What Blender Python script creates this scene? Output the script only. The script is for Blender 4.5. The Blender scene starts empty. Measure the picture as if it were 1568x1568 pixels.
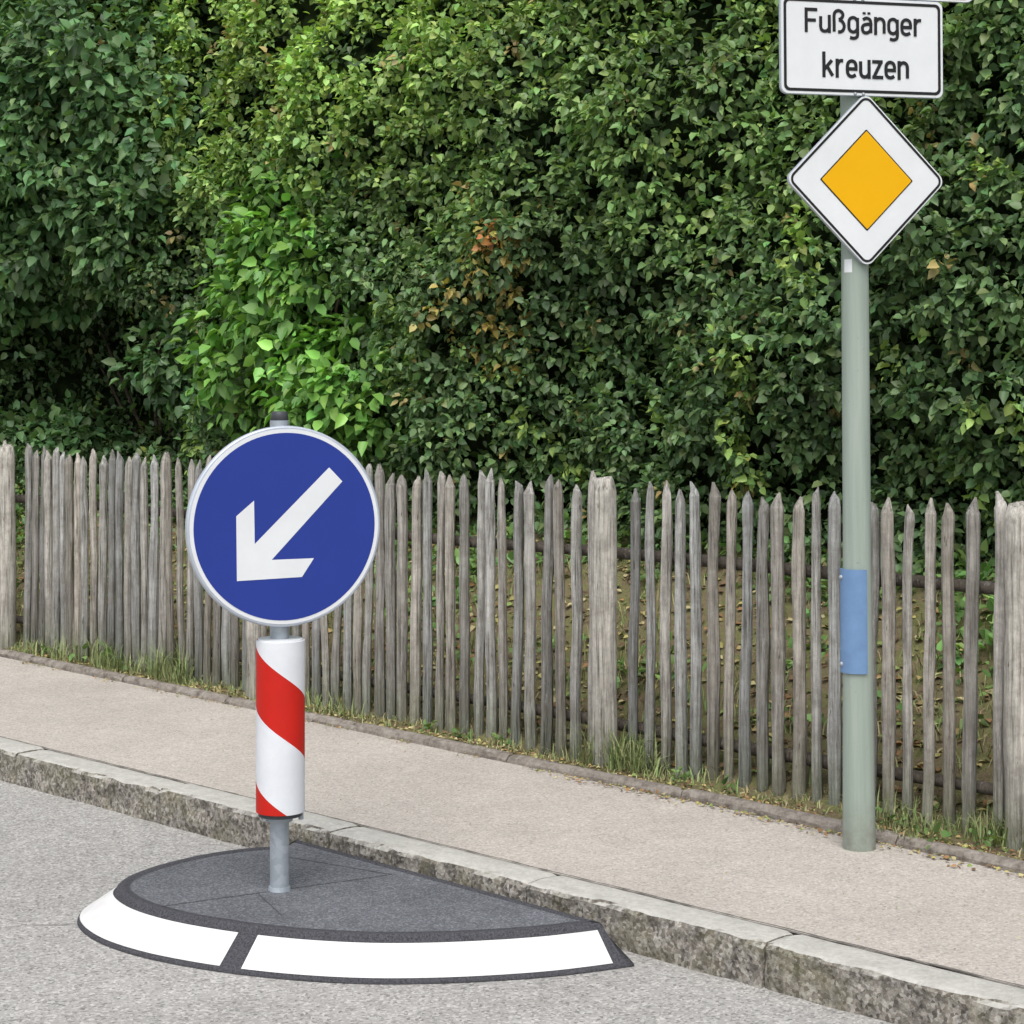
import bpy, math, random
import numpy as np
from mathutils import Vector, noise, Matrix
random.seed(7); rng=np.random.default_rng(7)
sc=bpy.context.scene
S2=math.sqrt(.5); F=3000.0; H=1.78; HY=557.0

def cam2w(X,Y,z=0.0): return Vector(((X-Y)*S2,(X+Y)*S2,z))
def P(x,y,z):
    Y=F*(H-z)/(y-HY); X=(x-784)/F*Y
    return cam2w(X,Y,z)
def link(o,parent=None):
    sc.collection.objects.link(o)
    if parent: o.parent=parent
    return o
def empty(name,loc=(0,0,0),rz=0):
    e=bpy.data.objects.new(name,None); e.location=loc; e.rotation_euler=(0,0,rz); link(e); return e
def mesh(name,verts,faces,mat=None,parent=None,smooth=False,cols=None):
    m=bpy.data.meshes.new(name); m.from_pydata([tuple(v) for v in verts],[],faces); m.update()
    if cols is not None:
        a=m.color_attributes.new('Col','FLOAT_COLOR','POINT')
        a.data.foreach_set('color',np.asarray(cols,dtype=np.float32).ravel())
    if mat: m.materials.append(mat)
    if smooth: m.polygons.foreach_set('use_smooth',[True]*len(m.polygons))
    return link(bpy.data.objects.new(name,m),parent)
def npmesh(name,V,T,C,mat,parent=None):
    m=bpy.data.meshes.new(name)
    m.vertices.add(len(V)); m.vertices.foreach_set('co',V.astype(np.float32).ravel())
    m.loops.add(len(T)*3); m.loops.foreach_set('vertex_index',T.astype(np.int32).ravel())
    m.polygons.add(len(T)); m.polygons.foreach_set('loop_start',np.arange(0,len(T)*3,3,dtype=np.int32))
    m.polygons.foreach_set('loop_total',np.full(len(T),3,dtype=np.int32))
    m.update(calc_edges=True)
    a=m.color_attributes.new('Col','FLOAT_COLOR','POINT')
    a.data.foreach_set('color',C.astype(np.float32).ravel())
    m.materials.append(mat)
    return link(bpy.data.objects.new(name,m),parent)

# ---------- materials
class M:
    def __init__(s,name,rough=.6,spec=.5,metal=0):
        s.m=bpy.data.materials.new(name); s.m.use_nodes=True; s.nt=s.m.node_tree
        s.b=s.nt.nodes['Principled BSDF']; s.b.inputs['Roughness'].default_value=rough
        s.b.inputs['Specular IOR Level'].default_value=spec; s.b.inputs['Metallic'].default_value=metal
        s.tc=s.nt.nodes.new('ShaderNodeTexCoord')
    def n(s,t,**k):
        x=s.nt.nodes.new(t)
        for a,b in k.items(): setattr(x,a,b)
        return x
    def l(s,a,b): s.nt.links.new(a,b)
    def map(s,scale=(1,1,1)):
        x=s.n('ShaderNodeMapping'); x.inputs['Scale'].default_value=scale; s.l(s.tc.outputs['Object'],x.inputs[0]); return x.outputs[0]
    def noise(s,sc_,det=4,rough=.6,vec=None):
        x=s.n('ShaderNodeTexNoise'); x.inputs['Scale'].default_value=sc_; x.inputs['Detail'].default_value=det; x.inputs['Roughness'].default_value=rough
        s.l(vec or s.tc.outputs['Object'],x.inputs['Vector']); return x.outputs['Fac']
    def vor(s,sc_,vec=None,out='Color',feat='F1'):
        x=s.n('ShaderNodeTexVoronoi',feature=feat); x.inputs['Scale'].default_value=sc_
        s.l(vec or s.tc.outputs['Object'],x.inputs['Vector']); return x.outputs[out]
    def ramp(s,f,stops):
        x=s.n('ShaderNodeValToRGB'); e=x.color_ramp.elements
        while len(e)<len(stops): e.new(.5)
        for i,(p,c) in enumerate(stops):
            e[i].position=p; e[i].color=(c,c,c,1) if not hasattr(c,'__len__') else (*c,1)
        s.l(f,x.inputs[0]); return x.outputs[0]
    def mix(s,f,a,b,mode='MIX'):
        x=s.n('ShaderNodeMix',data_type='RGBA',blend_type=mode)
        for i,v in ((0,f),(6,a),(7,b)):
            if hasattr(v,'is_linked'): s.l(v,x.inputs[i])
            elif hasattr(v,'__len__'): x.inputs[i].default_value=(*v,1)
            else: x.inputs[i].default_value=v
        return x.outputs[2]
    def math(s,op,a,b=0.0):
        x=s.n('ShaderNodeMath',operation=op)
        for i,v in ((0,a),(1,b)):
            if hasattr(v,'is_linked'): s.l(v,x.inputs[i])
            else: x.inputs[i].default_value=v
        return x.outputs[0]
    def col(s,c):
        if hasattr(c,'is_linked'): s.l(c,s.b.inputs['Base Color'])
        else: s.b.inputs['Base Color'].default_value=(*c,1)
        return s
    def bump(s,h,st=.5,d=.01):
        x=s.n('ShaderNodeBump'); x.inputs['Strength'].default_value=st; x.inputs['Distance'].default_value=d
        s.l(h,x.inputs['Height']); s.l(x.outputs[0],s.b.inputs['Normal'])
    def attr(s):
        x=s.n('ShaderNodeAttribute',attribute_name='Col'); return x.outputs['Color']

def paint(name,c,rough=.4,var=.06,scale=6,spec=.4):
    m=M(name,rough,spec)
    f=m.ramp(m.noise(scale,4,.7),[(.3,1-var*2),(.7,1)])
    m.col(m.mix(1.0,c,f,'MULTIPLY')); return m

def asphalt(name,dark,mid,light,sc1,stain,warm):
    m=M(name,.9,.25)
    sp=m.vor(sc1); bw=m.n('ShaderNodeRGBToBW'); m.l(sp,bw.inputs[0])
    c=m.ramp(bw.outputs[0],[(.12,dark),(.35,mid),(.62,mid),(.86,light)])
    fine=m.ramp(m.noise(sc1*2.3,2,.7),[(.3,.84),(.7,1.12)])
    c=m.mix(.8,c,fine,'MULTIPLY')
    big=m.ramp(m.noise(.9,5,.65),[(.3,1-stain),(.7,1)])
    c=m.mix(1.0,c,big,'MULTIPLY')
    mid_=m.ramp(m.noise(4.5,4,.7),[(.3,.90),(.7,1.05)])
    c=m.mix(1.0,c,mid_,'MULTIPLY')
    blot=m.ramp(m.noise(7,4,.7),[(.58,0),(.8,1)])
    c=m.mix(m.math('MULTIPLY',blot,.35),c,warm)
    m.col(c); m.bump(m.noise(sc1*1.2,2,.7),.35,.003); return m
road_m=asphalt('asphalt_worn',(.21,.204,.194),(.385,.373,.352),(.58,.56,.53),125,.18,(.30,.285,.255))
side_m=asphalt('asphalt_footway',(.35,.318,.282),(.48,.437,.388),(.60,.555,.50),140,.12,(.41,.37,.32))

kerb_m=M('kerb_granite',.9,.3)
g=kerb_m
spk=g.n('ShaderNodeRGBToBW'); g.l(g.vor(95),spk.inputs[0])
c=g.ramp(spk.outputs[0],[(.15,(.16,.14,.12)),(.5,(.35,.32,.275)),(.85,(.52,.49,.44))])
lump=g.ramp(g.noise(24,5,.75),[(.38,.36),(.6,1.0)])
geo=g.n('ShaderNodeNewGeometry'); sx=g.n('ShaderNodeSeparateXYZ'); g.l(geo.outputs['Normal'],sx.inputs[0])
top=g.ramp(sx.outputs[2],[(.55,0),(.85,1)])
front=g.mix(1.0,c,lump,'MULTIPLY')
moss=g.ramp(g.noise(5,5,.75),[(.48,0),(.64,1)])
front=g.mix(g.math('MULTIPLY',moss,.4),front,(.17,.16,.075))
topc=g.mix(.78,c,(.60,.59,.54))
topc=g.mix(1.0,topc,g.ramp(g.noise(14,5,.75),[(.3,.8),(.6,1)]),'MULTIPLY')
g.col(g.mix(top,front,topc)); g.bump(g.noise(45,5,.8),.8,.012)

edge_m=M('edging_concrete',.95,.2); g=edge_m
c=g.ramp(g.noise(22,6,.75),[(.3,(.10,.085,.07)),(.5,(.25,.22,.19)),(.72,(.38,.35,.31))]); g.col(c); g.bump(g.noise(60,5,.8),.8,.008)

soil_m=M('verge_soil',1,.1); g=soil_m
c=g.ramp(g.noise(9,6,.8),[(.3,(.07,.05,.03)),(.45,(.23,.18,.11)),(.58,(.19,.20,.08)),(.75,(.34,.29,.16))]); g.col(c); g.bump(g.noise(50,4,.8),1,.02)
grass_g=M('grass_ground',1,.1); g=grass_g
g.col(g.ramp(g.noise(.6,6,.8),[(.3,(.04,.07,.02)),(.7,(.09,.13,.04))]))

wood_m=M('weathered_wood',.9,.15); g=wood_m
v=g.map((80,80,3.0))
st=g.noise(1,6,.75,v); cl=g.attr()
c=g.mix(1.0,cl,g.ramp(st,[(.34,.24),(.46,.82),(.66,1.4)]),'MULTIPLY')
bl=g.ramp(g.noise(11,6,.75),[(.42,0),(.6,1)])
c=g.mix(g.math('MULTIPLY',bl,.42),c,(.13,.112,.09))
v2=g.map((30,30,9)); lich=g.ramp(g.noise(1,5,.8,v2),[(.58,0),(.68,.4)])
c=g.mix(lich,c,(.46,.46,.43))
v3=g.map((90,90,16)); knot=g.ramp(g.noise(1,2,.5,v3),[(.70,0),(.76,.75)])
c=g.mix(knot,c,(.05,.04,.03))
g.col(c); g.bump(st,1,.012)

def leafmat(name,rough,trans,spec):
    m=M(name,rough,spec); a=m.attr(); m.col(a)
    t=m.n('ShaderNodeBsdfTranslucent'); m.l(m.mix(1.0,a,(1.5,1.6,.5),'MULTIPLY'),t.inputs[0])
    ms=m.n('ShaderNodeMixShader'); ms.inputs[0].default_value=trans
    m.l(m.b.outputs[0],ms.inputs[1]); m.l(t.outputs[0],ms.inputs[2]); m.l(ms.outputs[0],m.nt.nodes['Material Output'].inputs[0])
    return m
leaf_m=leafmat('leaf',.42,.17,.4)
grassblade_m=M('grass_blade',.6,.3); grassblade_m.col(grassblade_m.attr())
litter_m=M('dry_leaf',.8,.2); litter_m.col(litter_m.attr())
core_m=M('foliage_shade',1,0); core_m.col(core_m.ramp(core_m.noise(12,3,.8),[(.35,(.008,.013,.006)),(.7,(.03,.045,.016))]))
twig_m=M('twig_bark',.9,.1); twig_m.col(twig_m.ramp(twig_m.noise(30,4),[(.3,(.03,.022,.016)),(.7,(.10,.08,.06))]))

# ---------- ground sheets
mesh('ground',[(-400,-400,-.02),(400,-400,-.02),(400,400,-.02),(-400,400,-.02)],[(0,1,2,3)],grass_g.m)
def vk(u): return 4.37+.02*(u+7.5) if u<3 else 4.58
def ve(u):
    b=5.77-.012*(u+9.86)
    if u>-4.6: b-=.035*min((u+4.6),2)
    return b
us=np.arange(-60,41,1.0)
V=[];Fc=[]
for i,u in enumerate(us):
    k=max(vk(u),4.2); V+= [(u,-3.2,0),(u,k+.02,0)]
    if i: a=2*(i-1); Fc.append((a,a+2,a+3,a+1))
mesh('road',V,Fc,road_m.m)
V=[];Fc=[]
us=np.concatenate([np.arange(-60,-12,1.0),np.arange(-12,0,.1),np.arange(0,41,1.0)])
for i,u in enumerate(us):
    k=max(vk(u),4.2)+.152; e=ve(max(u,-25))
    for j in range(6):
        t=j/5; V.append((u,k+(e-k)*t,.128+.003*noise.noise(Vector((u*1.5,t*3,2)))))
    if i:
        for j in range(5):
            a=6*(i-1)+j; Fc.append((a,a+6,a+7,a+1))
mesh('footway',V,Fc,side_m.m,smooth=True)

cr=M('crack_dark',1,.1); cr.col(cr.ramp(cr.noise(30),[(.3,(.10,.09,.08)),(.7,(.19,.175,.155))]))
def strip(name,pts,w,z,mat,parent=None,jit=0.0):
    V=[];Fc=[]
    d=[]
    for k in range(len(pts)-1):
        a=Vector(pts[k][:2]);b=Vector(pts[k+1][:2]);n=max(2,int((b-a).length/.03))
        for i in range(n): d.append(a.lerp(b,i/n))
    d.append(Vector(pts[-1][:2]))
    for i,p in enumerate(d):
        q=d[min(i+1,len(d)-1)]-d[max(i-1,0)]; q.normalize(); nn=Vector((-q.y,q.x))
        p=p+nn*noise.noise(Vector((p.x*9,p.y*9,3)))*jit
        ww=w*(.3+.9*abs(noise.noise(Vector((p.x*17,p.y*17,0)))))if jit else w*.5
        V+=[(p.x-nn.x*ww,p.y-nn.y*ww,z),(p.x+nn.x*ww,p.y+nn.y*ww,z)]
        if i: a=2*(i-1); Fc.append((a,a+1,a+3,a+2))
    return mesh(name,V,Fc,mat,parent)
strip('road_crack',[P(-200,1424,0),P(0,1422,0),P(60,1418,0),P(117,1418,0)],.004,.004,cr.m,None,.03)
strip('kerb_joint_seam',[(u,vk(u)+.155,0) for u in np.arange(-15,0,.5)],.009,.1335,cr.m,None,.006)

# ---------- kerb stones
def stones(name,u0,u1,L,fv,w,z0,ztop,mat,amp,nx,gap,skew=0):
    V=[];Fc=[]
    u=u0;k=0
    while u<u1:
        Ls=L*random.uniform(.93,1.05) ; dz=random.uniform(-.003,.003); dv=random.uniform(-.004,.004)
        prof=[(0,z0),(0.0,z0+(ztop-z0)*.25),(0.002,z0+(ztop-z0)*.5),(.003,z0+(ztop-z0)*.75),(.004,ztop-.018),(.011,ztop-.005),(.022,ztop),(w*.5,ztop+.001),(w*.8,ztop),(w,ztop-.004),(w,z0)]
        base=len(V);n=nx
        for i in range(n+1):
            t=i/n; uu=u+gap+(Ls-2*gap)*t
            inset=.006 if i in(0,n) else 0
            for j,(pv,pz) in enumerate(prof):
                q=Vector((uu*7,pv*20+k*3.1,pz*20)); nz=noise.noise(q)*amp+noise.noise(q*3.3)*amp*.5
                zz=pz+dz-(inset if j>2 else 0); vv=fv(uu)+pv+dv+(inset if j<6 else 0)
                if 0<j<6: vv+=nz
                if j in(5,6): zz-=abs(nz)*.5
                V.append((uu,vv,zz))
        m_=len(prof)
        for i in range(n):
            for j in range(m_-1):
                a=base+i*m_+j; Fc.append((a,a+m_,a+m_+1,a+1))
        Fc.append(tuple(base+j for j in range(m_))); Fc.append(tuple(base+n*m_+j for j in reversed(range(m_))))
        u+=Ls;k+=1
    return mesh(name,V,Fc,mat,smooth=False)
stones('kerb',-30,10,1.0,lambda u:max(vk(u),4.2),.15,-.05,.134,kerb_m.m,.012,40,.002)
stones('path_edging',-16,3,.95,lambda u:ve(u),.06,.08,.162,edge_m.m,.010,24,.004)

# ---------- bank
def bank_z(u,v):
    if v<5.93: z=.152
    else:
        t=min(1,(v-5.93)/1.3); z=.152+.8*t*(1-.15*(1-t))
    return z+.03*noise.noise(Vector((u*2.2,v*2.2,0)))*(1 if v>5.85 else .5)+.014*noise.noise(Vector((u*9,v*9,1)))
us=np.arange(-20,6,.06); vs=[5.80,5.815]+list(np.arange(5.85,8.6,.08))+[12,200]
V=[];Fc=[]
for u in us:
    for v in vs:
        vv=v if v>5.82 else (ve(u)+.030+.025*noise.noise(Vector((u*6,1,1))) if v<5.81 else ve(u)+.07)
        z=bank_z(u,vv) if v<10 else .95
        if v<5.81: z=.157+.012*noise.noise(Vector((u*5,8,8)))
        V.append((u,vv,z))
n=len(vs)
for i in range(len(us)-1):
    for j in range(n-1):
        a=i*n+j; Fc.append((a,a+n,a+n+1,a+1))
mesh('bank_ground',V,Fc,soil_m.m,smooth=True)

# ---------- leaves
def unit(a): return a/np.maximum(np.linalg.norm(a,axis=1,keepdims=True),1e-6)
LT=np.array([(0,0,0),(.20,.38,.10),(.58,.36,.08),(1,0,-.12),(.58,-.36,.08),(.20,-.38,.10),(.48,0,-.02)])
LF=np.array([(0,5,6),(5,4,6),(4,3,6),(3,2,6),(2,1,6),(1,0,6)])
def leaves(name,pos,axis,nrm,size,asp,col,mat,parent=None):
    N=len(pos); a=unit(axis); n=nrm-(nrm*a).sum(1,keepdims=True)*a; n=unit(n); s=np.cross(n,a)
    size=size[:,None,None]
    V=pos[:,None,:]+size*(LT[None,:,0:1]*a[:,None,:]+LT[None,:,1:2]*asp[:,None,None]*s[:,None,:]+LT[None,:,2:3]*n[:,None,:]*rng.uniform(.4,2,(N,1,1)))
    T=(np.arange(N)*7)[:,None,None]+LF[None]
    C=np.repeat(np.concatenate([col,np.ones((N,1))],1)[:,None,:],7,1)
    return npmesh(name,V.reshape(-1,3),T.reshape(-1,3),C.reshape(-1,4),mat,parent)
UP=np.array([0,0,1.0])
def clumps(centers,outs,k,spread,lsize,basecol,colvar,droop=.35,asp=(.70,1.0)):
    n=len(centers); c=np.repeat(centers,k,0); o=np.repeat(outs,k,0); N=n*k
    r=rng.normal(size=(N,3)); r=unit(r)
    ax=unit(o*.45+r*.95-UP*droop)
    nr=unit(o*.75+UP*.75+rng.normal(size=(N,3))*.42)
    pos=c+r*spread*rng.uniform(.1,1,(N,1))+o*rng.uniform(-.02,.03,(N,1))
    sz=lsize*rng.uniform(.5,1.3,N)
    col=np.repeat(basecol,k,0)*np.exp(rng.normal(size=(N,1))*colvar)
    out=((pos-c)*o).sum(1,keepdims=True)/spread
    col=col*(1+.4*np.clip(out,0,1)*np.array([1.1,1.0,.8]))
    col[:,0]*=np.exp(rng.normal(size=N)*.10)
    return pos,ax,nr,sz,rng.uniform(asp[0],asp[1],N),col

def nz(x,y,z): return noise.noise(Vector((x,y,z)))
def cavity(u,z):
    d=((u+11.0)/1.4)**2+((z-1.7)/.58)**2
    return max(0,1-d)
def hedge_v(u,z):
    v=7.15+.24*nz(u*.8,z*.8,5)+.18*nz(u*2.2,z*1.9,9)+.13*nz(u*5,z*4.2,2)
    v+=.12*math.cos((z-2.4)*1.3)*-1
    v+=.9*cavity(u,z)
    return v
def hedge_n(u,z):
    e=.06; du=(hedge_v(u+e,z)-hedge_v(u-e,z))/(2*e); dz=(hedge_v(u,z+e)-hedge_v(u,z-e))/(2*e)
    n=Vector((du,-1,dz)); n.normalize(); return n
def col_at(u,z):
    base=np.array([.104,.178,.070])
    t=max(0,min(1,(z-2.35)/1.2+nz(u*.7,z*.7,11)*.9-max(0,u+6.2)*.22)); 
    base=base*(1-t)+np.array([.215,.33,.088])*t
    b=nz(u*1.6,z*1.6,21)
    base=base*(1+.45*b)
    d=((u+7.05+.12*math.sin(z*4))/.26)**2+((z-2.1)/.65)**2
    r=random.random()
    if d<1 and r<.30*(1-d)+.04: base=np.array([.31,.26,.08])*random.uniform(.7,1.2)
    elif r<.015: base=np.array([.26,.22,.09])
    elif nz(u*3,z*3,31)>.3 and random.random()<.5: base=np.array([.21,.32,.085])
    if (u+7.0)**2+(z-2.42)**2<.004: base=np.array([.36,.17,.06])
    return base
hedge=empty('ivy_hedge')
C=[];O=[];K=[]
U0,U1,Z0,Z1=-13.6,-3.0,.75,4.6
for i in range(18500):
    u=random.uniform(U0,U1); z=random.uniform(Z0,Z1)
    cav=cavity(u,z)
    if cav>.1 and random.random()<.65: continue
    if nz(u*4.2,z*3.6,41)<-.27 and random.random()<.8: continue
    v=hedge_v(u,z)+random.uniform(-.09,.06)
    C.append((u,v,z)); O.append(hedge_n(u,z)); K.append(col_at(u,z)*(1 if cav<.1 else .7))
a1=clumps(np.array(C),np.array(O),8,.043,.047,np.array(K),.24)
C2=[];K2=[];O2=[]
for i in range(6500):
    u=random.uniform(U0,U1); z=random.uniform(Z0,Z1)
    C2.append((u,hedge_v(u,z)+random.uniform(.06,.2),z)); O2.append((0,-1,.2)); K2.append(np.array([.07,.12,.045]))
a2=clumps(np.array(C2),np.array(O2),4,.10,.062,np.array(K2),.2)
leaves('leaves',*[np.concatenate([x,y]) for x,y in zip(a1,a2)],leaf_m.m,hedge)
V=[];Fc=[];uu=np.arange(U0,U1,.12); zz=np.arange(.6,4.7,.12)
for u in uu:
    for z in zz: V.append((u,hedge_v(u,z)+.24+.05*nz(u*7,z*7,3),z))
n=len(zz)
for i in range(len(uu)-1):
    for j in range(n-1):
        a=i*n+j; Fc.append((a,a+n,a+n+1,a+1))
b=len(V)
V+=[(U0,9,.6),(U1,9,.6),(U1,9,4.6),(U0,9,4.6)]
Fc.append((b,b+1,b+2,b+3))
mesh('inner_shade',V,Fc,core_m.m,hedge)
C=[];O=[];K=[]
for i in range(1500):
    u=random.uniform(U0,U1); v=random.uniform(7.1,8.8); C.append((u,v,4.6+.15*nz(u,v,0))); O.append((0,-.1,1)); K.append(np.array([.12,.22,.06]))
leaves('crown_leaves',*clumps(np.array(C),np.array(O),6,.12,.09,np.array(K),.2),leaf_m.m,hedge)

def shrub(name,blobs,lsize,base,nclump,k,asp,holes=-.3,spread=.08,droop=.35):
    e=empty(name); C=[];O=[];K=[]
    for (cx,cy,cz,rx,ry,rz,w) in blobs:
        for i in range(int(nclump*w)):
            d=Vector((random.gauss(0,1),random.gauss(0,1)-.6,random.gauss(0,1))); d.normalize()
            f=1+.34*nz(d.x*2+cx,d.y*2,d.z*2+cz)+.24*nz(d.x*5+cx,d.y*5,d.z*5)
            if nz(d.x*3.5+cx,d.y*3.5,d.z*3.5+cz*3)<holes and random.random()<.85: continue
            f*=random.uniform(.84,1.05) if random.random()<.8 else random.uniform(.6,.9)
            p=Vector((cx+d.x*rx*f,cy+d.y*ry*f,cz+d.z*rz*f))
            C.append(p); O.append(Vector((d.x/rx,d.y/ry,d.z/rz)).normalized())
            K.append(np.array(base)*(1+.5*nz(p.x*2.4,p.y*2.4,p.z*2.4)))
    leaves('leaves',*clumps(np.array(C),np.array(O),k,spread,lsize,np.array(K),.24,droop,asp),leaf_m.m,e)
    return e
def tube(pts,rad,seg=7):
    V=[];Fc=[]
    for i,p in enumerate(pts):
        p=Vector(p); d=(Vector(pts[min(i+1,len(pts)-1)])-Vector(pts[max(i-1,0)])).normalized()
        a=d.orthogonal().normalized(); b=d.cross(a)
        for s in range(seg):
            t=2*math.pi*s/seg; V.append(p+(a*math.cos(t)+b*math.sin(t))*rad[i])
        if i:
            for s in range(seg):
                A=(i-1)*seg+s;B=(i-1)*seg+(s+1)%seg; Fc.append((A,B,B+seg,A+seg))
    return V,Fc
def stems(parent,root,targets,r0):
    V=[];Fc=[]
    for t in targets:
        pts=[];rad=[];n=9
        for i in range(n):
            s=i/(n-1); p=Vector(root).lerp(Vector(t),s); p.z=root[2]+(t[2]-root[2])*(s**.8)
            p+=Vector((nz(s*3+t[0],0,1),nz(s*3,t[0],2),nz(s*3,3,t[2])))*.25*s; pts.append(p); rad.append(r0*(1-.85*s)+.003)
        v,f=tube(pts,rad); b=len(V); V+=v; Fc+=[tuple(x+b for x in q) for q in f]
    mesh('stems',V,Fc,twig_m.m,parent,True)
e=shrub('hazel_shrub',[(-11.1,7.1,3.5,1.25,.75,1.05,1.2),(-12.5,7.2,3.1,1.2,.8,1.3,1.1),(-10.45,7.2,2.75,.5,.5,.55,.35),(-11.6,7.1,2.55,.8,.6,.42,.45),(-12.8,7.15,2.0,.6,.6,.45,.3),(-10.1,7.35,1.75,.35,.4,.3,.12),(-11.9,7.3,1.25,1.0,.4,.2,.18)],.076,(.095,.180,.070),1750,7,(.7,.95),-.18,.085)
stems(e,(-11.2,7.8,.9),[(-10.6,7.3,2.9),(-11.8,7.3,2.8),(-12.3,7.4,2.6),(-10.3,7.5,2.4),(-11.5,7.6,4.1)],.012)
e=shrub('lilac_shrub',[(-8.8,7.1,2.25,.50,.36,.72,.9),(-8.35,7.1,1.65,.6,.36,.45,.7),(-9.2,7.1,1.85,.45,.36,.5,.35)],.084,(.13,.27,.058),500,6,(.7,.9),-.15,.10,.5)
stems(e,(-8.6,7.4,.9),[(-8.9,7.0,2.8),(-8.3,7.0,2.2),(-9.1,7.1,2.2)],.02)

# ---------- fence
fence=empty('wooden_fence')
V=[];Fc=[];Cc=[]
def slat(u,v,r,z0,z1,col,seg=9,point=.05,lean=(0,0),flat=1.0,wob=1.0):
    base=len(V); hs=[0,.08,.16,.25,.34,.43,.52,.61,.7,.79,.88,.955]; seed=random.uniform(0,99)
    Hh=z1-z0
    ta=random.uniform(0,6.28); tip=r*random.uniform(.1,.6)
    rings=[(z0+Hh*h,1.0) for h in hs]+[(z1-point*.45,.78),(z1,.2)]
    for i,(z,f) in enumerate(rings):
        t=(z-z0)/Hh
        cx=u+lean[0]*t+.011*nz(t*3,seed,0)*wob; cy=v+lean[1]*t+.008*nz(t*3,seed,7)
        if i>=len(rings)-1: cx+=math.cos(ta)*tip; cy+=math.sin(ta)*tip
        rr=r*f*(1+.20*wob*nz(t*7,seed,3))*(1-.08*t)
        for s in range(seg):
            a=2*math.pi*s/seg; q=rr*(1+.26*wob*nz(math.cos(a)*1.5,math.sin(a)*1.5,seed+t*3))
            V.append((cx+math.cos(a)*q,cy+math.sin(a)*q*flat,z+(random.uniform(-.006,.006) if i>len(rings)-3 else 0)))
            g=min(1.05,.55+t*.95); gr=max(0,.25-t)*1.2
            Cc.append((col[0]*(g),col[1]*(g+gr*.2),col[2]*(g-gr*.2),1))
        if i:
            for s in range(seg):
                A=base+(i-1)*seg+s;B=base+(i-1)*seg+(s+1)%seg; Fc.append((A,B,B+seg,A+seg))
    Fc.append(tuple(base+(len(rings)-1)*seg+s for s in range(seg)))
post_px=[10,392,925,1562]
def u_at(px,v):
    r=(px-784)/F; Y=v/S2/(1+r); X=r*Y; return (X-Y)*S2
posts=[u_at(p,5.875) for p in post_px]
posts+= [posts[-1]+2.3*k for k in(1,2)]+[posts[0]-2.3*k for k in(1,2,3)]
u=-17.0
while u<1.5:
    if not any(-.155<u-p<.07 for p in posts):
        w=random.uniform(.0185,.0265); k=random.uniform(.68,1.32); q=random.uniform(-.03,.012)
        slat(u,5.945+random.uniform(-.006,.006),w,.12,1.295+random.uniform(-.025,.03),((.40+q)*k,.375*k,(.337-q)*k),lean=(random.uniform(-.018,.018),random.uniform(-.012,.012)),point=random.uniform(.045,.10))
    u+=.081*random.uniform(.86,1.14)
mesh('slats',V,Fc,wood_m.m,fence,False,Cc)
V=[];Fc=[];Cc=[]
for p in posts:
    slat(p,5.875,.054,.05,1.315+random.uniform(-.01,.01),(.54,.51,.455),16,.02,wob=.35)
    slat(p-.108,5.93,.025,.12,1.340,(.54,.51,.465),8,.09)
mesh('posts',V,Fc,wood_m.m,fence,True,Cc)
for nm,z in(('rail_upper',1.0),('rail_lower',.30)):
    pts=[(u,5.995+.006*nz(u,z,0),z+.012*nz(u*.7,z,4)) for u in np.arange(-17,1.6,.3)]
    v,f=tube(pts,[.024+.004*nz(p[0]*2,0,z) for p in pts],8)
    mesh(nm,v,f,wood_m.m,fence,True,[(.13,.11,.09,1)]*len(v))

# ---------- grass
def blades(name,pos,h,w,col,lean,mat):
    N=len(pos); th=rng.uniform(0,2*np.pi,N); d=np.stack([np.cos(th),np.sin(th),np.zeros(N)],1); s=np.stack([-d[:,1],d[:,0],d[:,2]],1)
    h=h[:,None]; w=w[:,None]; ln=lean[:,None]
    a=pos-s*w; b=pos+s*w
    m1=pos+d*h*ln*.3+UP*h*.55; c1=m1-s*w*.8; c2=m1+s*w*.8
    tp=pos+d*h*ln+UP*h*(1-.35*ln)
    V=np.stack([a,b,c1,c2,tp],1); T=(np.arange(N)*5)[:,None,None]+np.array([(0,1,3),(0,3,2),(2,3,4)])[None]
    C=np.repeat(np.concatenate([col,np.ones((N,1))],1)[:,None,:],5,1)
    return npmesh(name,V.reshape(-1,3),T.reshape(-1,3),C.reshape(-1,4),mat)
tuft=[]
def add_tuft(u,v,n,rad,h,green,lo=.055):
    for i in range(n):
        a=random.uniform(0,6.28); r=rad*math.sqrt(random.random()); x=u+math.cos(a)*r*1.6; y=v+math.sin(a)*r*.7
        y=max(y,ve(x)+lo)
        tuft.append((x,y,bank_z(x,y)-.01,h*random.uniform(.35,1.1),green+random.uniform(-.4,.3),random.uniform(.1,1.2)))
for px,n,h in [(40,40,.10),(60,80,.14),(100,90,.17),(160,150,.22),(205,110,.17),(255,180,.25),(300,40,.1),(350,30,.08),(490,55,.14),(520,40,.12),(560,20,.07),(640,20,.06),(690,20,.08),(770,25,.08),(850,30,.09),(905,60,.13),(935,150,.25),(965,90,.22),(985,40,.15),(1040,25,.09),(1100,25,.09),(1330,40,.11),(1350,70,.15),(1390,35,.10),(1440,45,.12),(1480,60,.14),(1530,80,.16),(1560,90,.18)]:
    add_tuft(u_at(px,5.86),5.88,n,.10,h,.7)
pu=P(1316,1298,.13)
for du in (-.02,.05,.1): add_tuft(pu.x+du,5.70,26,.05,.07,.7,.02)
for i in range(10500):
    u=random.uniform(-14,-1); v=random.uniform(5.76,6.05); 
    if nz(u*3,v*4,55)<-.1: continue
    v=max(v,ve(u)+.035); tuft.append((u,v,bank_z(u,v)-.005,random.uniform(.010,.050),random.uniform(-.5,1),random.uniform(.3,1.4)))
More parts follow.
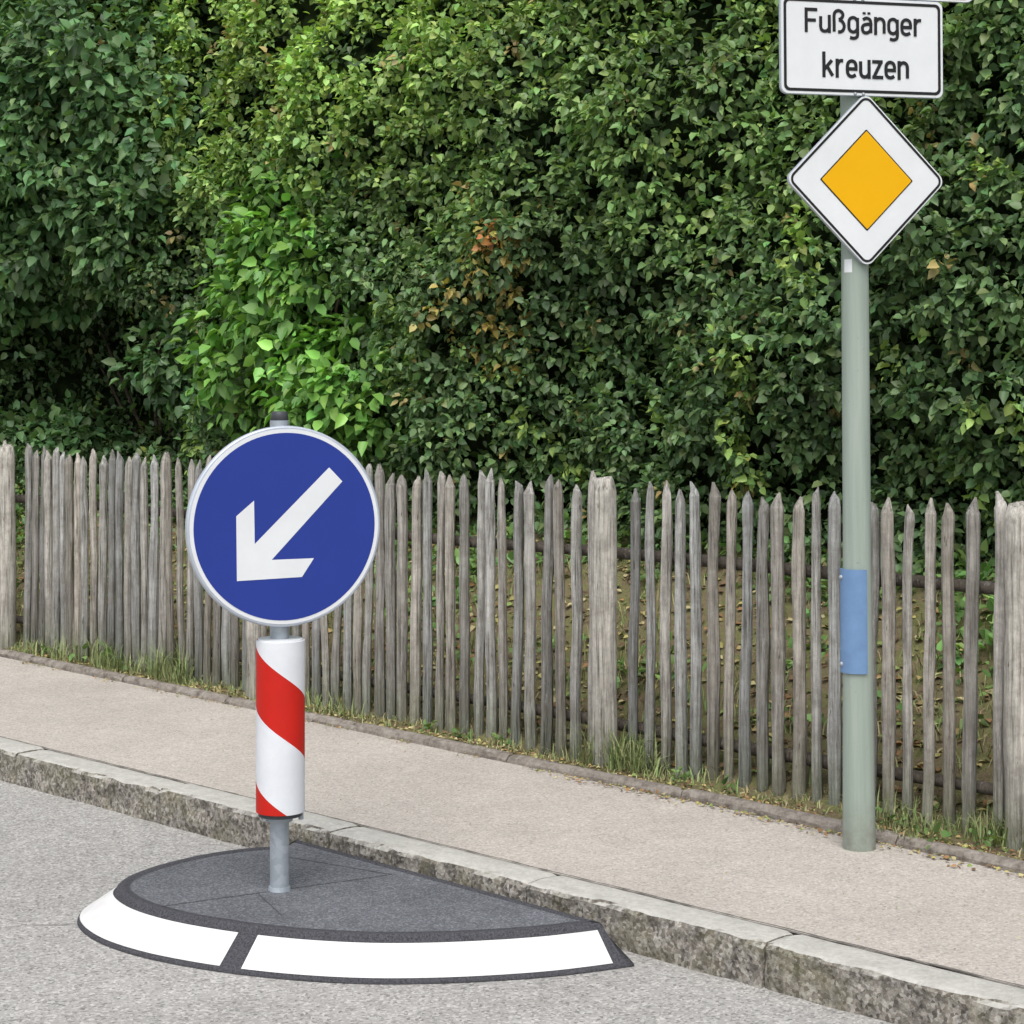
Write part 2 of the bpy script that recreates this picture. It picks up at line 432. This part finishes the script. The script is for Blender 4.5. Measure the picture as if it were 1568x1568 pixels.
for i in range(14000):
    u=random.uniform(-14,-1); v=random.uniform(6.0,7.2)
    if nz(u*2,v*2,65)<-.15: continue
    tuft.append((u,v,bank_z(u,v)-.005,random.uniform(.03,.12),random.uniform(0,1),random.uniform(.2,1.2)))
T=np.array(tuft); g_=np.clip(T[:,4:5],0,1)
col=np.array([[.36,.31,.17]])*(1-g_)+np.array([[.155,.255,.075]])*g_; col*=rng.uniform(.65,1.3,(len(T),1))
blades('grass',T[:,:3],T[:,3],rng.uniform(.0013,.0034,len(T)),col,T[:,5],grassblade_m.m)

# litter
L=[]
pal=np.array([(.42,.32,.14),(.30,.17,.08),(.40,.36,.13),(.18,.12,.07),(.20,.27,.08),(.48,.42,.22)])
for i in range(9000):
    u=random.uniform(-15,0); v=random.uniform(5.96,7.2); L.append((u,v,bank_z(u,v)+.008,random.uniform(.02,.05)))
for i in range(3200):
    u=random.uniform(-13,-1); v=ve(u)+abs(random.gauss(0,.06))+.05; L.append((u,v,bank_z(u,v)+.006,random.uniform(.006,.024)))
for i in range(1700):
    u=random.uniform(-13,-1)
    if nz(u*2.5,0,3)<-.1: continue
    v=ve(u)-abs(random.gauss(0,.028))-.004; L.append((u,v,.134,random.uniform(.004,.015)))
for i in range(200):
    u=random.uniform(-5.4,-3.2); v=ve(u)-abs(random.gauss(0,.035))-.004; L.append((u,v,.135,random.uniform(.008,.024)))
for i in range(90):
    u=random.uniform(-10,-2.5); v=random.uniform(4.55,5.7); L.append((u,v,.1325,random.uniform(.004,.010)))
L=np.array(L);N=len(L)
ax=rng.normal(size=(N,3)); ax[:,2]*=.2; nr=np.tile(UP,(N,1))+rng.normal(size=(N,3))*.3-np.array([0,.25,0])
leaves('leaf_litter',L[:,:3],ax,nr,L[:,3],rng.uniform(.7,1,N),pal[rng.integers(0,6,N)]*rng.uniform(.7,1.2,(N,1)),litter_m.m)
C=[];O=[];K=[]
for i in range(2300):
    u=random.uniform(-14,-2); v=7.2-abs(random.gauss(0,.4)); 
    if nz(u*2,v*2,80)<-.1: continue
    C.append((u,v,bank_z(u,v)+.03)); O.append((0,-.5,.85)); K.append(np.array([.13,.23,.07]))
leaves('ground_ivy',*clumps(np.array(C),np.array(O),5,.07,.055,np.array(K),.25),leaf_m.m)
# small broad-leaved weeds along the verge
C=[];O=[];K=[]
for px in (640,697,765,1040,1105,1350,1400,1520,60,180):
    u=u_at(px,5.85); v=ve(u)+.13
    for j in range(3):
        a=u+max(-.08,min(.08,random.gauss(0,.04))); C.append((a,v+random.uniform(-.01,.03),bank_z(a,v)+.012)); O.append((0,-.2,1)); K.append(np.array([.12,.20,.065]))
leaves('verge_weeds',*clumps(np.array(C),np.array(O),6,.022,.030,np.array(K),.2),leaf_m.m)

# ---------- street furniture helpers
def round_poly(pts,r,n=7):
    out=[];N=len(pts)
    for i in range(N):
        p=Vector(pts[i]);a=(Vector(pts[i-1])-p).normalized();b=(Vector(pts[(i+1)%N])-p).normalized()
        ang=a.angle(b);d=r/math.tan(ang/2);c=p+(a+b).normalized()*(r/math.sin(ang/2))
        s=p+a*d-c;e_=p+b*d-c
        a0=math.atan2(s.y,s.x);a1=math.atan2(e_.y,e_.x);da=(a1-a0+math.pi)%(2*math.pi)-math.pi
        for k in range(n+1):
            t=a0+da*k/n; out.append((c.x+math.cos(t)*r,c.y+math.sin(t)*r))
    return out
def plate(name,out,y0,y1,mat,parent,bev=0):
    n=len(out);V=[(x,y0,z) for x,z in out]+[(x,y1,z) for x,z in out]
    Fc=[tuple(range(n)),tuple(range(2*n-1,n-1,-1))]+[(i,n+i,n+(i+1)%n,(i+1)%n) for i in range(n)]
    o=mesh(name,V,Fc,mat,parent)
    return o
def ring(name,o1,o2,y,mat,parent,th=.001):
    n=len(o1);V=[(x,y,z) for x,z in o1]+[(x,y,z) for x,z in o2]
    return mesh(name,V,[(i,(i+1)%n,n+(i+1)%n,n+i) for i in range(n)],mat,parent)
def cyl(name,r0,r1,z0,z1,mat,parent,x=0,y=0,seg=40,bev=0.0,smooth=True):
    V=[];Fc=[]
    if bev: rs=[(r0-bev,z0),(r0,z0+bev),(r1,z1-bev),(r1-bev,z1)]
    else: rs=[(r0,z0),(r1,z1)]
    full=rs+[rs[0],rs[-1]]
    for r,z in full:
        for s in range(seg): V.append((x+r*math.cos(2*math.pi*s/seg),y+r*math.sin(2*math.pi*s/seg),z))
    for i in range(len(rs)-1):
        for s in range(seg): A=i*seg+s;B=i*seg+(s+1)%seg; Fc.append((A,B,B+seg,A+seg))
    L_=len(rs)
    Fc.append(tuple(L_*seg+s for s in reversed(range(seg))));Fc.append(tuple((L_+1)*seg+s for s in range(seg)))
    o=mesh(name,V,Fc,mat,parent)
    if smooth:
        for p in o.data.polygons: p.use_smooth=len(p.vertices)==4
    return o
def circ(r,n=96): return [(r*math.cos(2*math.pi*i/n),r*math.sin(2*math.pi*i/n)) for i in range(n)]

white=paint('sign_white',(.72,.735,.75),.5,.05,4,.3); blue=paint('sign_blue',(.019,.042,.265),.5,.05,3,.25); red=paint('sign_red',(.55,.012,.006),.45,.05,8,.3)
yellow=paint('sign_yellow',(.77,.40,.003),.55,.03,4,.15); black=paint('sign_black',(.012,.012,.013),.5,.05,5,.3)
alu=M('aluminium',.45,.5,.5); alu.col(alu.ramp(alu.noise(9,4),[(.3,(.46,.50,.57)),(.7,(.58,.62,.69))]))
galv=M('galvanised_steel',.5,.5,.4); vg=galv.n('ShaderNodeRGBToBW'); galv.l(galv.vor(45),vg.inputs[0])
galv.col(galv.mix(.7,galv.ramp(vg.outputs[0],[(.2,(.27,.30,.33)),(.8,(.50,.54,.58))]),(.37,.41,.45)))
polep=M('pole_grey_green',.6,.3); v=polep.map((25,25,1.2))
c=polep.ramp(polep.noise(1,5,.65,v),[(.3,(.24,.295,.25)),(.7,(.335,.38,.335))])
c=polep.mix(polep.ramp(polep.noise(60,4,.8),[(.64,0),(.70,.5)]),c,(.18,.17,.14))
sz_=polep.n('ShaderNodeSeparateXYZ'); polep.l(polep.tc.outputs['Object'],sz_.inputs[0])
foot=polep.math('MULTIPLY',polep.ramp(sz_.outputs[2],[(.12,1),(.32,0)]),polep.ramp(polep.noise(18,5,.75),[(.35,.1),(.65,.8)]))
c=polep.mix(foot,c,(.17,.15,.12)); polep.col(c)
lblue=paint('plate_light_blue',(.16,.275,.47),.5,.10,9,.3)
dark=paint('dark_plastic',(.05,.053,.06),.5,.1,20)
rub=M('recycled_rubber',.9,.2); bwn=rub.n('ShaderNodeRGBToBW'); rub.l(rub.vor(190),bwn.inputs[0])
c=rub.ramp(bwn.outputs[0],[(.2,(.09,.093,.102)),(.6,(.13,.135,.148)),(.92,(.22,.23,.245))])
c=rub.mix(1.0,c,rub.ramp(rub.noise(4,6,.7),[(.3,.78),(.7,1.18)]),'MULTIPLY'); rub.col(c); rub.bump(rub.noise(130,4,.8),.6,.004)
rubd=M('rubber_edge',.9,.25); rubd.col(rubd.ramp(rubd.noise(160,4,.8),[(.35,(.03,.03,.033)),(.7,(.12,.12,.135))])); rubd.bump(rubd.noise(130,4,.8),.9,.005)
seamm=M('rubber_seam',.9,.2); seamm.col((.07,.072,.08))
roadwhite=M('reflective_white',.5,.3); c=roadwhite.mix(roadwhite.ramp(roadwhite.noise(12,7,.75),[(.48,0),(.8,.55)]),(.69,.682,.67),(.45,.42,.38))
c=roadwhite.mix(roadwhite.ramp(roadwhite.noise(70,4,.8),[(.64,0),(.72,.5)]),c,(.3,.28,.26)); roadwhite.col(c)

# ---------- island
isl=empty('traffic_island')
ctrl=[(-3.834,4.345),(-3.933,4.11),(-4.068,3.898),(-4.214,3.727),(-4.36,3.605),(-4.531,3.503),(-4.73,3.42),(-4.951,3.365),(-5.17,3.36),(-5.37,3.42),(-5.50,3.54),(-5.575,3.72),(-5.60,3.93),(-5.575,4.12),(-5.51,4.27),(-5.42,4.345)]
def cr_(p0,p1,p2,p3,t): return tuple(.5*((2*b)+(-a+c)*t+(2*a-5*b+4*c-d)*t*t+(-a+3*b-3*c+d)*t**3) for a,b,c,d in zip(p0,p1,p2,p3))
outl=[]
for i in range(len(ctrl)-1):
    p0=ctrl[max(i-1,0)];p3=ctrl[min(i+2,len(ctrl)-1)]
    for k in range(6): outl.append(cr_(p0,ctrl[i],ctrl[i+1],p3,k/6))
outl.append(ctrl[-1])
no=len(outl)
def offs(d,back):
    r=[]
    for i,p in enumerate(outl):
        a=Vector(outl[max(i-1,0)]);b=Vector(outl[min(i+1,no-1)]);t=(b-a).normalized();n=Vector((t.y,-t.x))
        if n.dot(Vector((-4.9,4.1))-Vector(p))<0:n=-n
        q=Vector(p)+n*d
        if q.y>4.345-back: q.y=4.345-back
        r.append(q)
    r[0]=Vector((outl[0][0]-d*1.15,4.345-back)); 
    r[-1]=Vector((outl[-1][0]+d*.15,4.345-back))
    return r
loops=[(offs(0,0),0.002),(offs(.001,0),.008),(offs(.005,0),.012),(offs(.118,0.0),.088),(offs(.123,.004),.100),(offs(.131,.010),.107),(offs(.150,.022),.107),(offs(.156,.028),.103),(offs(.166,.034),.104)]
V=[];Fc=[]
for lp,z in loops:
    for p in lp: V.append((p.x,p.y,z))
for i in range(len(loops)-1):
    for k in range(no):
        k2=(k+1)%no; Fc.append((i*no+k,i*no+k2,(i+1)*no+k2,(i+1)*no+k))
rim=mesh('edge_ring',V,Fc,rubd.m,isl,True)
lp=loops[-1][0]; mesh('top_surface',[(p.x,p.y,.104) for p in lp],[tuple(range(no))],rub.m,isl)
def panel(name,i0,i1):
    A=offs(.008,0);B=offs(.112,0);V=[];Fc=[]
    def zz_(d): return .012+(d-.005)/(.113)*.076+.0025
    for k in range(i0,i1+1):
        a,b=A[k],B[k]
        for t in (0,.5,1):
            q=a.lerp(b,t); V.append((q.x,q.y,zz_(.008+.104*t)))
        if k>i0:
            n=(k-i0-1)*3; Fc.extend([(n,n+3,n+4,n+1),(n+1,n+4,n+5,n+2)])
    return mesh(name,V,Fc,roadwhite.m,isl)
def px_of(p,z):
    X=(p[0]+p[1])*S2;Y=(p[1]-p[0])*S2; return 784+F*X/Y, HY+F*(H-z)/Y
div=min(range(no),key=lambda k:abs(px_of(outl[k],0)[0]-350) if outl[k][1]<3.7 else 1e9)
lef=[k for k in range(no) if px_of(outl[k],0)[0]<124]
panel('white_panel_right',2,div-1); panel('white_panel_left',div+1,min(no-3,(lef[-1] if lef else div+20)+2))
strip('seam_a',[P(245,1388,.105),P(600,1339,.105)],.0045,.1052,seamm.m,isl)
strip('seam_b',[P(395,1368,.105),P(432,1402,.105)],.004,.1052,seamm.m,isl)
strip('seam_c',[P(440,1312,.105),P(600,1339,.105)],.004,.1052,seamm.m,isl)

# ---------- keep-left sign on island
base=P(428,1362,.105)
ks=empty('keep_left_sign',(base.x,base.y,0),math.radians(45+23))
cyl('post',.0305,.0305,.104,1.60,galv.m,ks)
cyl('base_collar',.036,.034,.104,.116,galv.m,ks)
cyl('post_cap',.029,.026,1.598,1.628,dark.m,ks,bev=.004)
SY=-.05
cz=1.266
sp=empty('sign_panel',(0.002,SY,cz)); sp.parent=ks
R=.318
plate('back_plate',circ(R-.004),-.002,.012,alu.m,sp)
V=[];Fc=[];pr=[(R-.018,-.006),(R-.006,-.012),(R-.001,-.008),(R,.006),(R-.003,.018),(R-.012,.020)]
n=96
for k in range(n):
    a=2*math.pi*k/n
    for r,y in pr: V.append((r*math.cos(a),y,r*math.sin(a)))
for k in range(n):
    for j in range(len(pr)-1):
        a=k*len(pr)+j;b=((k+1)%n)*len(pr)+j; Fc.append((a,a+1,b+1,b))
mesh('rim',V,Fc,alu.m,sp,True)
plate('white_face',circ(R-.010),-.0125,-.003,white.m,sp)
plate('blue_disc',circ(R-.022),-.0135,-.0126,blue.m,sp)
sx_=484*.94
arrow=[((x-431)/sx_,(806-y)/484) for x,y in [(496,717),(516,739),(410,856),(473,856),(455,884),(359,886),(358,788),(384,765),(385,831)]]
plate('arrow',arrow,-.0145,-.0136,white.m,sp)
for zc in(1.42,1.10):
    cyl('clamp',.037,.037,zc-.015,zc+.015,galv.m,ks)
    mesh('bracket',*(lambda w,d0,d1,h:([(x,y,zc+z) for x in(-w,w) for y in(d0,d1) for z in(-h,h)],[(0,1,3,2),(4,6,7,5),(0,4,5,1),(2,3,7,6),(0,2,6,4),(1,5,7,3)]))(.03,-.04,-.031,.012),galv.m,ks)
tm=M('red_white_band',.5,.3)
sep=tm.n('ShaderNodeSeparateXYZ'); tm.l(tm.tc.outputs['Object'],sep.inputs[0])
ny=tm.math('MULTIPLY',sep.outputs[1],-1)
th=tm.math('ARCTAN2',sep.outputs[0],ny)
ph=tm.math('ADD',sep.outputs[2],tm.math('MULTIPLY',th,.058))
zc_=1.78-(1085-557)/484-.63
lo=((zc_-.098)/.43)%1; 
fr=tm.math('FRACT',tm.math('SUBTRACT',tm.math('ADD',tm.math('DIVIDE',ph,.43),10.0),lo))
isred=tm.math('LESS_THAN',fr,.455)
tm.col(tm.mix(1.0,tm.mix(isred,(.70,.715,.745),(.52,.012,.005)),tm.ramp(tm.noise(7,5,.7),[(.3,.9),(.6,1)]),'MULTIPLY'))
t_=cyl('striped_tube',.0775,.0775,-.272,.272,tm.m,ks,seg=72); t_.location=(0,-.01,.63)
cyl('tube_cap_bottom',.07,.07,.345,.358,dark.m,ks,y=-.01)
cyl('tube_clamp',.042,.042,.325,.345,galv.m,ks)
cyl('tube_clamp_bolt',.008,.008,.33,.352,galv.m,ks,x=.062,y=-.03)
cyl('tube_clamp_bolt_left',.008,.008,.335,.352,galv.m,ks,x=-.055,y=-.03)
cyl('tube_cap_top',.071,.071,.902,.906,white.m,ks,y=-.01)

# ---------- priority road sign post
b2=P(1316,1298,.13)
th2=16
ps=empty('priority_road_sign_post',(b2.x,b2.y,0),math.radians(45+th2)); ps.rotation_euler=(0,-.008,math.radians(45+th2))
cyl('pole',.0560,.0475,.12,1.2,polep.m,ps)
cyl('pole_upper',.0475,.0435,1.2,3.95,polep.m,ps)
cyl('pole_cap',.046,.04,3.95,3.965,dark.m,ps)
def sec(a0,a1,r0,r1,zl,zh,name,mat):
    V=[];Fc=[];n=16
    for i in range(n+1):
        a=math.radians(a0+(a1-a0)*i/n)
        c_,s_=math.cos(a),math.sin(a)
        V+=[(r0*c_,r0*s_,zl),(r1*c_,r1*s_,zl),(r1*c_*.985,r1*s_*.985,zh),(r0*c_*.985,r0*s_*.985,zh)]
        if i:
            b=4*(i-1); Fc+=[(b+1,b+5,b+6,b+2),(b,b+3,b+7,b+4),(b,b+4,b+5,b+1),(b+3,b+2,b+6,b+7)]
    Fc+=[(0,1,2,3),(4*n,4*n+3,4*n+2,4*n+1)]
    return mesh(name,V,Fc,mat,ps)
A0=-66-th2;A1=-190-th2
sec(A0,A1,.0515,.0595,.731,1.083,'blue_plate',lblue.m)
for zc in(.76,1.055):
    a=math.radians(-165-th2); bpy.ops.mesh.primitive_uv_sphere_add(radius=.008,segments=12,ring_count=8,location=(.059*math.cos(a),.059*math.sin(a),zc))
    o=bpy.context.object; o.name='screw'; o.data.materials.append(galv.m); o.parent=ps
ox=.014; fy=-.062
d=.297
dia=round_poly([(0,d),(d,0),(0,-d),(-d,0)],.03)
dp=empty('diamond_panel',(ox,fy,2.400)); dp.parent=ps
def scl(o,s): return [(x*s,z*s) for x,z in o]
plate('backing',dia,-.001,.012,alu.m,dp)
plate('face',scl(dia,.995),-.003,-.0012,white.m,dp)
ring('black_line',scl(dia,.975),round_poly([(0,d*.935),(d*.935,0),(0,-d*.935),(-d*.935,0)],.02),-.0042,black.m,dp)
q=.172
di=round_poly([(0,q),(q,0),(0,-q),(-q,0)],.004)
plate('inner_line',di,-.0042,-.0032,black.m,dp)
plate('yellow_centre',scl(di,.965),-.0054,-.0044,yellow.m,dp)
tp=empty('text_panel',(ox-.010,fy,2.849)); tp.parent=ps
w,h=.30,.165
def rr(w,h,r): return round_poly([(-w,h),(w,h),(w,-h),(-w,-h)],r)
plate('backing',rr(w,h,.024),-.001,.012,alu.m,tp)
plate('face',rr(w-.002,h-.002,.023),-.003,-.0012,white.m,tp)
ring('border',rr(w-.010,h-.010,.02),rr(w-.020,h-.020,.013),-.0042,black.m,tp)
# lettering drawn as strokes (condensed road-sign alphabet)
SW=.16
G={
'F':(.40,[('l',[(0,0),(0,1)]),('l',[(0,1),(.40,1)]),('l',[(0,.50),(.34,.50)])]),
'u':(.36,[('c',[(0,.70),(0,.4),(0,.2),(.05,.05),(.16,0),(.28,.04),(.36,.16)]),('l',[(.36,.70),(.36,0)])]),
'ß':(.42,[('c',[(0,0),(0,.4),(0,.78),(.06,.94),(.19,1),(.32,.93),(.37,.79),(.31,.65),(.20,.57)]),('c',[(.20,.57),(.34,.49),(.42,.30),(.38,.10),(.27,0),(.16,.0)])]),
'g':(.36,[('c',[(.36,.52),(.28,.66),(.17,.70),(.05,.64),(0,.50),(0,.22),(.05,.08),(.17,.02),(.28,.06),(.36,.18)]),('c',[(.36,.70),(.36,.3),(.36,-.10),(.31,-.23),(.18,-.28),(.04,-.24)])]),
'a':(.36,[('c',[(.03,.62),(.17,.70),(.30,.65),(.36,.50),(.36,.25),(.36,0)]),('c',[(.36,.41),(.18,.41),(.04,.34),(0,.19),(.05,.04),(.17,0),(.28,.05),(.36,.17)])]),
'n':(.36,[('l',[(0,0),(0,.70)]),('c',[(0,.52),(.08,.65),(.20,.70),(.31,.64),(.36,.50),(.36,.25),(.36,0)])]),
'e':(.36,[('c',[(.35,.08),(.20,0),(.06,.05),(0,.20),(0,.50),(.06,.64),(.18,.70),(.31,.64),(.36,.50),(.36,.35)]),('l',[(.36,.34),(0,.34)])]),
'r':(.24,[('l',[(0,0),(0,.70)]),('c',[(0,.46),(.06,.62),(.15,.69),(.26,.69)])]),
'k':(.36,[('l',[(0,0),(0,1)]),('l',[(.34,.70),(0,.26)]),('l',[(.13,.43),(.37,0)])]),
'z':(.33,[('l',[(0,.70),(.32,.70)]),('l',[(.32,.70),(0,0)]),('l',[(0,0),(.34,0)])]),
}
G['ä']=(.36,G['a'][1]+[('d',[(.08,.93)]),('d',[(.28,.93)])])
def text(s,x0,x1,z0,zcap):
    kern=.20; tot=sum(G[c][0] for c in s)+kern*(len(s)-1)
    sz=(zcap-z0)/(1+SW); sxk=(x1-x0)/(tot+SW); hw=SW*sz/2
    V=[];Fc=[];x=SW/2;dep=0
    for c in s:
        for kind,pts in G[c][1]:
            pp=[]
            if kind=='c':
                for i in range(len(pts)-1):
                    a0=pts[max(i-1,0)];a3=pts[min(i+2,len(pts)-1)]
                    for k in range(5): pp.append(cr_(a0,pts[i],pts[i+1],a3,k/5))
                pp.append(pts[-1])
            elif kind=='l': pp=list(pts)
            else: pp=[(pts[0][0],pts[0][1]-.055),(pts[0][0],pts[0][1]+.055)]
            q=[Vector((x0+(x+a)*sxk,z0+hw+b*sz)) for a,b in pp]
            if kind=='l':
                dd=(q[1]-q[0]).normalized()*hw*.98; ok=abs(dd.x)<1e-6 or abs(dd.y)<1e-6; q=[q[0]-dd*ok,q[1]+dd*ok]
            dep+=.00004; b=len(V)
            for i,p in enumerate(q):
                t=(q[min(i+1,len(q)-1)]-q[max(i-1,0)]).normalized(); nn=Vector((-t.y,t.x))*hw
                V+=[(p.x+nn.x,-.0045-dep,p.y+nn.y),(p.x-nn.x,-.0045-dep,p.y-nn.y)]
                if i: k=b+2*(i-1); Fc.append((k,k+1,k+3,k+2))
        x+=G[c][0]+kern
    mesh('lettering',V,Fc,black.m,tp)
sxx=449*.911
text('Fußgänger',(1229-1317)/sxx,(1408-1317)/sxx,(74-55)/449,(74-18)/449)
text('kreuzen',(1255-1317)/sxx,(1387-1317)/sxx,(74-122)/449,(74-83)/449)
for x_,z_ in((0,h-.006),(0,-h+.006),(-.03,-h+.006),(-.03,h-.006)):
    bpy.ops.mesh.primitive_uv_sphere_add(radius=.006,segments=10,ring_count=6,location=(x_,-.003,z_)); o=bpy.context.object; o.name='rivet'; o.data.materials.append(galv.m); o.parent=tp
wp=empty('warning_triangle_panel',(ox,fy,3.016)); wp.parent=ps
sd=.44;th_=sd*math.sqrt(3)
tri=round_poly([(-sd,0),(sd,0),(0,th_)],.035)
plate('backing',tri,-.001,.012,alu.m,wp)
plate('white_edge',[(x*.995,z*.995+.001) for x,z in tri],-.003,-.0012,white.m,wp)
plate('red_border',[(x*.97,z*.97+.008) for x,z in tri],-.0042,-.0032,red.m,wp)
plate('white_centre',[(x*.72,(z-.25)*.72+.25) for x,z in tri],-.0054,-.0043,white.m,wp)
man=[(-.03,.10),(-.01,.10),(.01,.2),(.04,.10),(.06,.10),(.03,.24),(.03,.3),(.07,.26),(.08,.27),(.03,.34),(.02,.36),(.02,.40),(-.02,.40),(-.02,.36),(-.05,.28),(-.04,.27),(-.015,.31),(-.01,.22)]
plate('pedestrian_symbol',man,-.0066,-.0055,black.m,wp)
for zc in(2.25,2.56,2.76,2.94,3.1,3.45):
    cyl('clamp',.052,.052,zc-.012,zc+.012,galv.m,ps)
sec(-112-th2,-150-th2,.046,.0468,2.09,2.135,'sticker',white.m)

# ---------- world & light
w_=bpy.data.worlds.new('World'); sc.world=w_; w_.use_nodes=True; nt=w_.node_tree
sky=nt.nodes.new('ShaderNodeTexSky'); sky.sky_type='NISHITA'; sky.sun_disc=False
sd_=Vector((.45,-.55,1.15)).normalized()
sky.sun_elevation=math.asin(sd_.z); sky.sun_rotation=math.atan2(sd_.x,sd_.y); sky.air_density=1; sky.dust_density=3
hs=nt.nodes.new('ShaderNodeHueSaturation'); hs.inputs['Saturation'].default_value=.35
nt.links.new(sky.outputs[0],hs.inputs['Color']); nt.links.new(hs.outputs[0],nt.nodes['Background'].inputs[0]); nt.nodes['Background'].inputs[1].default_value=.205
sl=bpy.data.lights.new('sun','SUN'); sl.energy=1.9; sl.angle=math.radians(45); sl.color=(1,.985,.95)
so=bpy.data.objects.new('sun',sl); so.rotation_euler=(-sd_).to_track_quat('-Z','Y').to_euler(); link(so)

cd=bpy.data.cameras.new('camera'); cd.sensor_width=36; cd.lens=F/1568*36; cd.shift_y=-(784-HY)/1568; cd.clip_end=2000
co=bpy.data.objects.new('camera',cd); co.location=(0,0,H); co.rotation_euler=(math.radians(90),0,math.radians(45)); link(co); sc.camera=co
sc.view_settings.view_transform='Standard'; sc.view_settings.look='None'; sc.view_settings.exposure=0
